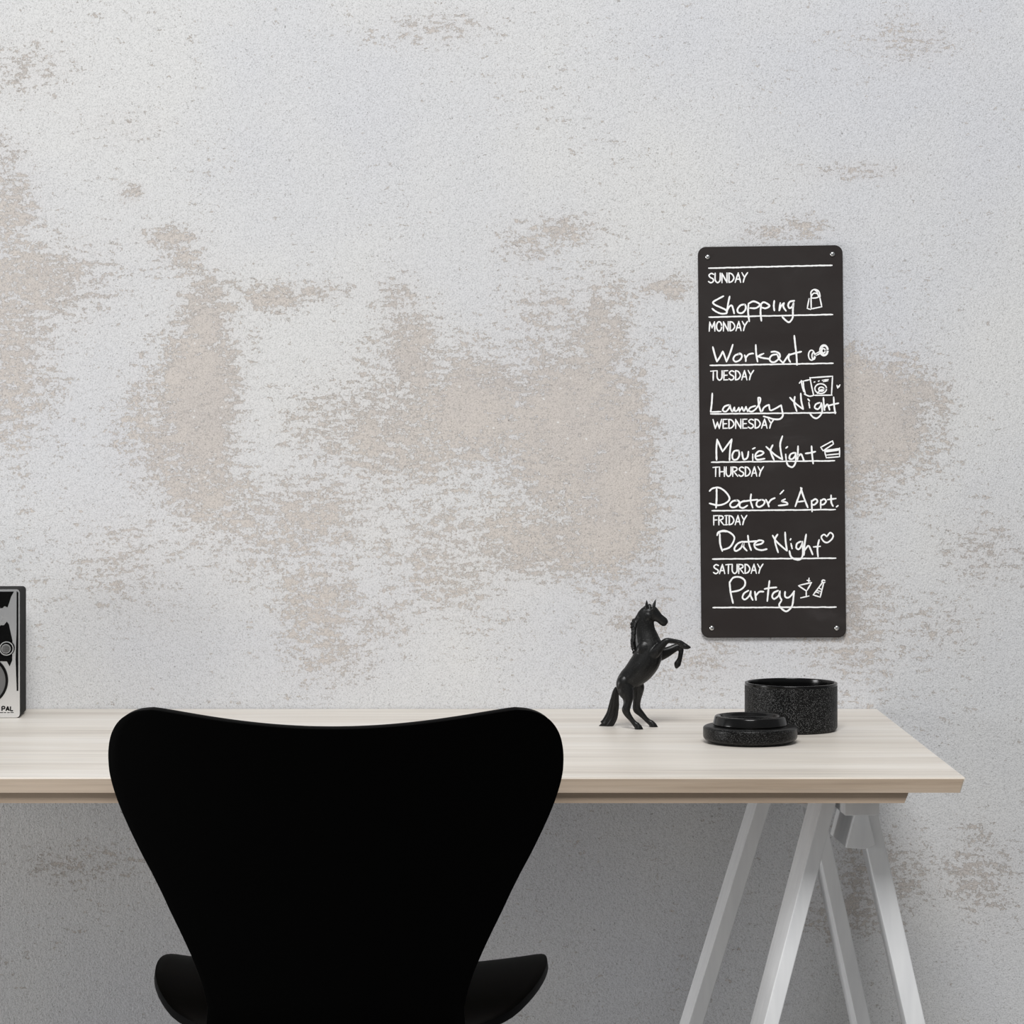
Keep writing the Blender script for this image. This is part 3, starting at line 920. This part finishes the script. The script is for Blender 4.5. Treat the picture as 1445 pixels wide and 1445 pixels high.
def disc(name, cx, cy, r, o0, o1, m, n=48, hole=0.0, parent=radio, label=None):
    bm = bmesh.new()
    A = [(cx + r * math.cos(2 * math.pi * k / n), cy + r * math.sin(2 * math.pi * k / n)) for k in range(n)]
    if hole:
        B = [(cx + hole * math.cos(2 * math.pi * k / n), cy + hole * math.sin(2 * math.pi * k / n)) for k in range(n)]
        q = [[bm.verts.new(RP(x, y, o)) for x, y in L] for L, o in ((A, o0), (A, o1), (B, o1), (B, o0))]
        for i in range(4):
            a, b = q[i], q[(i + 1) % 4]
            for k in range(n):
                j = (k + 1) % n
                bm.faces.new((a[k], a[j], b[j], b[k]))
        bmesh.ops.recalc_face_normals(bm, faces=list(bm.faces))
    else:
        prism(bm, [RP(x, y, o1) for x, y in A], [RP(x, y, o0) for x, y in A])
    o = obj(name, bm, m, parent)
    if label:
        o['label'] = label
    return o
bm = bmesh.new()
lp = [(23.7, 834), (26.2, 836), (26.2, 974.8), (23.8, 974.8), (22.3, 930), (23.6, 890)]
prism(bm, [RP(x, y, 0.0019) for x, y in lp], [RP(x, y, 0.0012) for x, y in lp])
obj('trim_strip', bm, m_blackgloss, radio)
# black shapes painting the panel's dark reflections by the tuning dial and knob
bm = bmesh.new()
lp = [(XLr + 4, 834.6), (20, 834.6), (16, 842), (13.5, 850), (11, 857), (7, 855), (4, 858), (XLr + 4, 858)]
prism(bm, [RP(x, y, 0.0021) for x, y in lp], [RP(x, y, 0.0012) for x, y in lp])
obj('dial_reflection', bm, m_blackgloss, radio)
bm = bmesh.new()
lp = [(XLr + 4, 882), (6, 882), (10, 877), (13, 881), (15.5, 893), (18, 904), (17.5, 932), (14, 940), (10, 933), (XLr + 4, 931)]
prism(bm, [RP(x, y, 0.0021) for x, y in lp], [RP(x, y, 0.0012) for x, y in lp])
obj('knob_reflection', bm, m_blackgloss, radio)  # lower dark reflection, put in as black geometry
dl = disc('tuning_dial', -26, 870, 30, 0.0018, 0.006, m_silver)
disc('dial_face', -26, 870, 26.5, 0.005, 0.0066, m_blackgloss, parent=dl)
kb = disc('knob', 10, 914.6, 11.2, 0.0018, 0.004, m_blackgloss)
disc('knob_ring', 10, 914.6, 10, 0.003, 0.0052, m_silver, hole=8.6, parent=kb)
disc('knob_cap', 9.4, 915, 5.6, 0.003, 0.0085, m_grille, parent=kb)
disc('knob_ring', 9.4, 915, 6.6, 0.003, 0.0062, m_silver, hole=5.4, parent=kb)
sp = disc('speaker_ring', -24, 960, 36, 0.0016, 0.0036, m_blackgloss, n=72, hole=32.5)
disc('speaker_grille', -24, 960, 33, 0.0012, 0.0026, m_grille, n=72, parent=sp)
bm = bmesh.new()
def rib(pts, w):
    path = catmull(pts, 5) if len(pts) > 2 else pts
    L = []
    n = len(path)
    for i, p in enumerate(path):
        q0 = path[max(i - 1, 0)]; q1 = path[min(i + 1, n - 1)]
        tx, ty = q1[0] - q0[0], q1[1] - q0[1]
        l = math.hypot(tx, ty) or 1
        L.append((bm.verts.new(RP(p[0] - ty / l * w / 2, p[1] + tx / l * w / 2, 0.0018)), bm.verts.new(RP(p[0] + ty / l * w / 2, p[1] - tx / l * w / 2, 0.0018))))
    for a, b in zip(L, L[1:]):
        bm.faces.new((a[0], a[1], b[1], b[0]))
for s in word('PAL', 2.8, 18.8, 996.6, 1002.8, 0, 0.12):
    rib(s, 1.75)
for a, b in ((-12, -2), (0, 5), (6, 9), (10.5, 14), (15, 19.5)):
    rib([(a, 1005.2), (b, 1005.3)], 0.95)
fix(bm)
obj('lettering', bm, m_ink, fp)
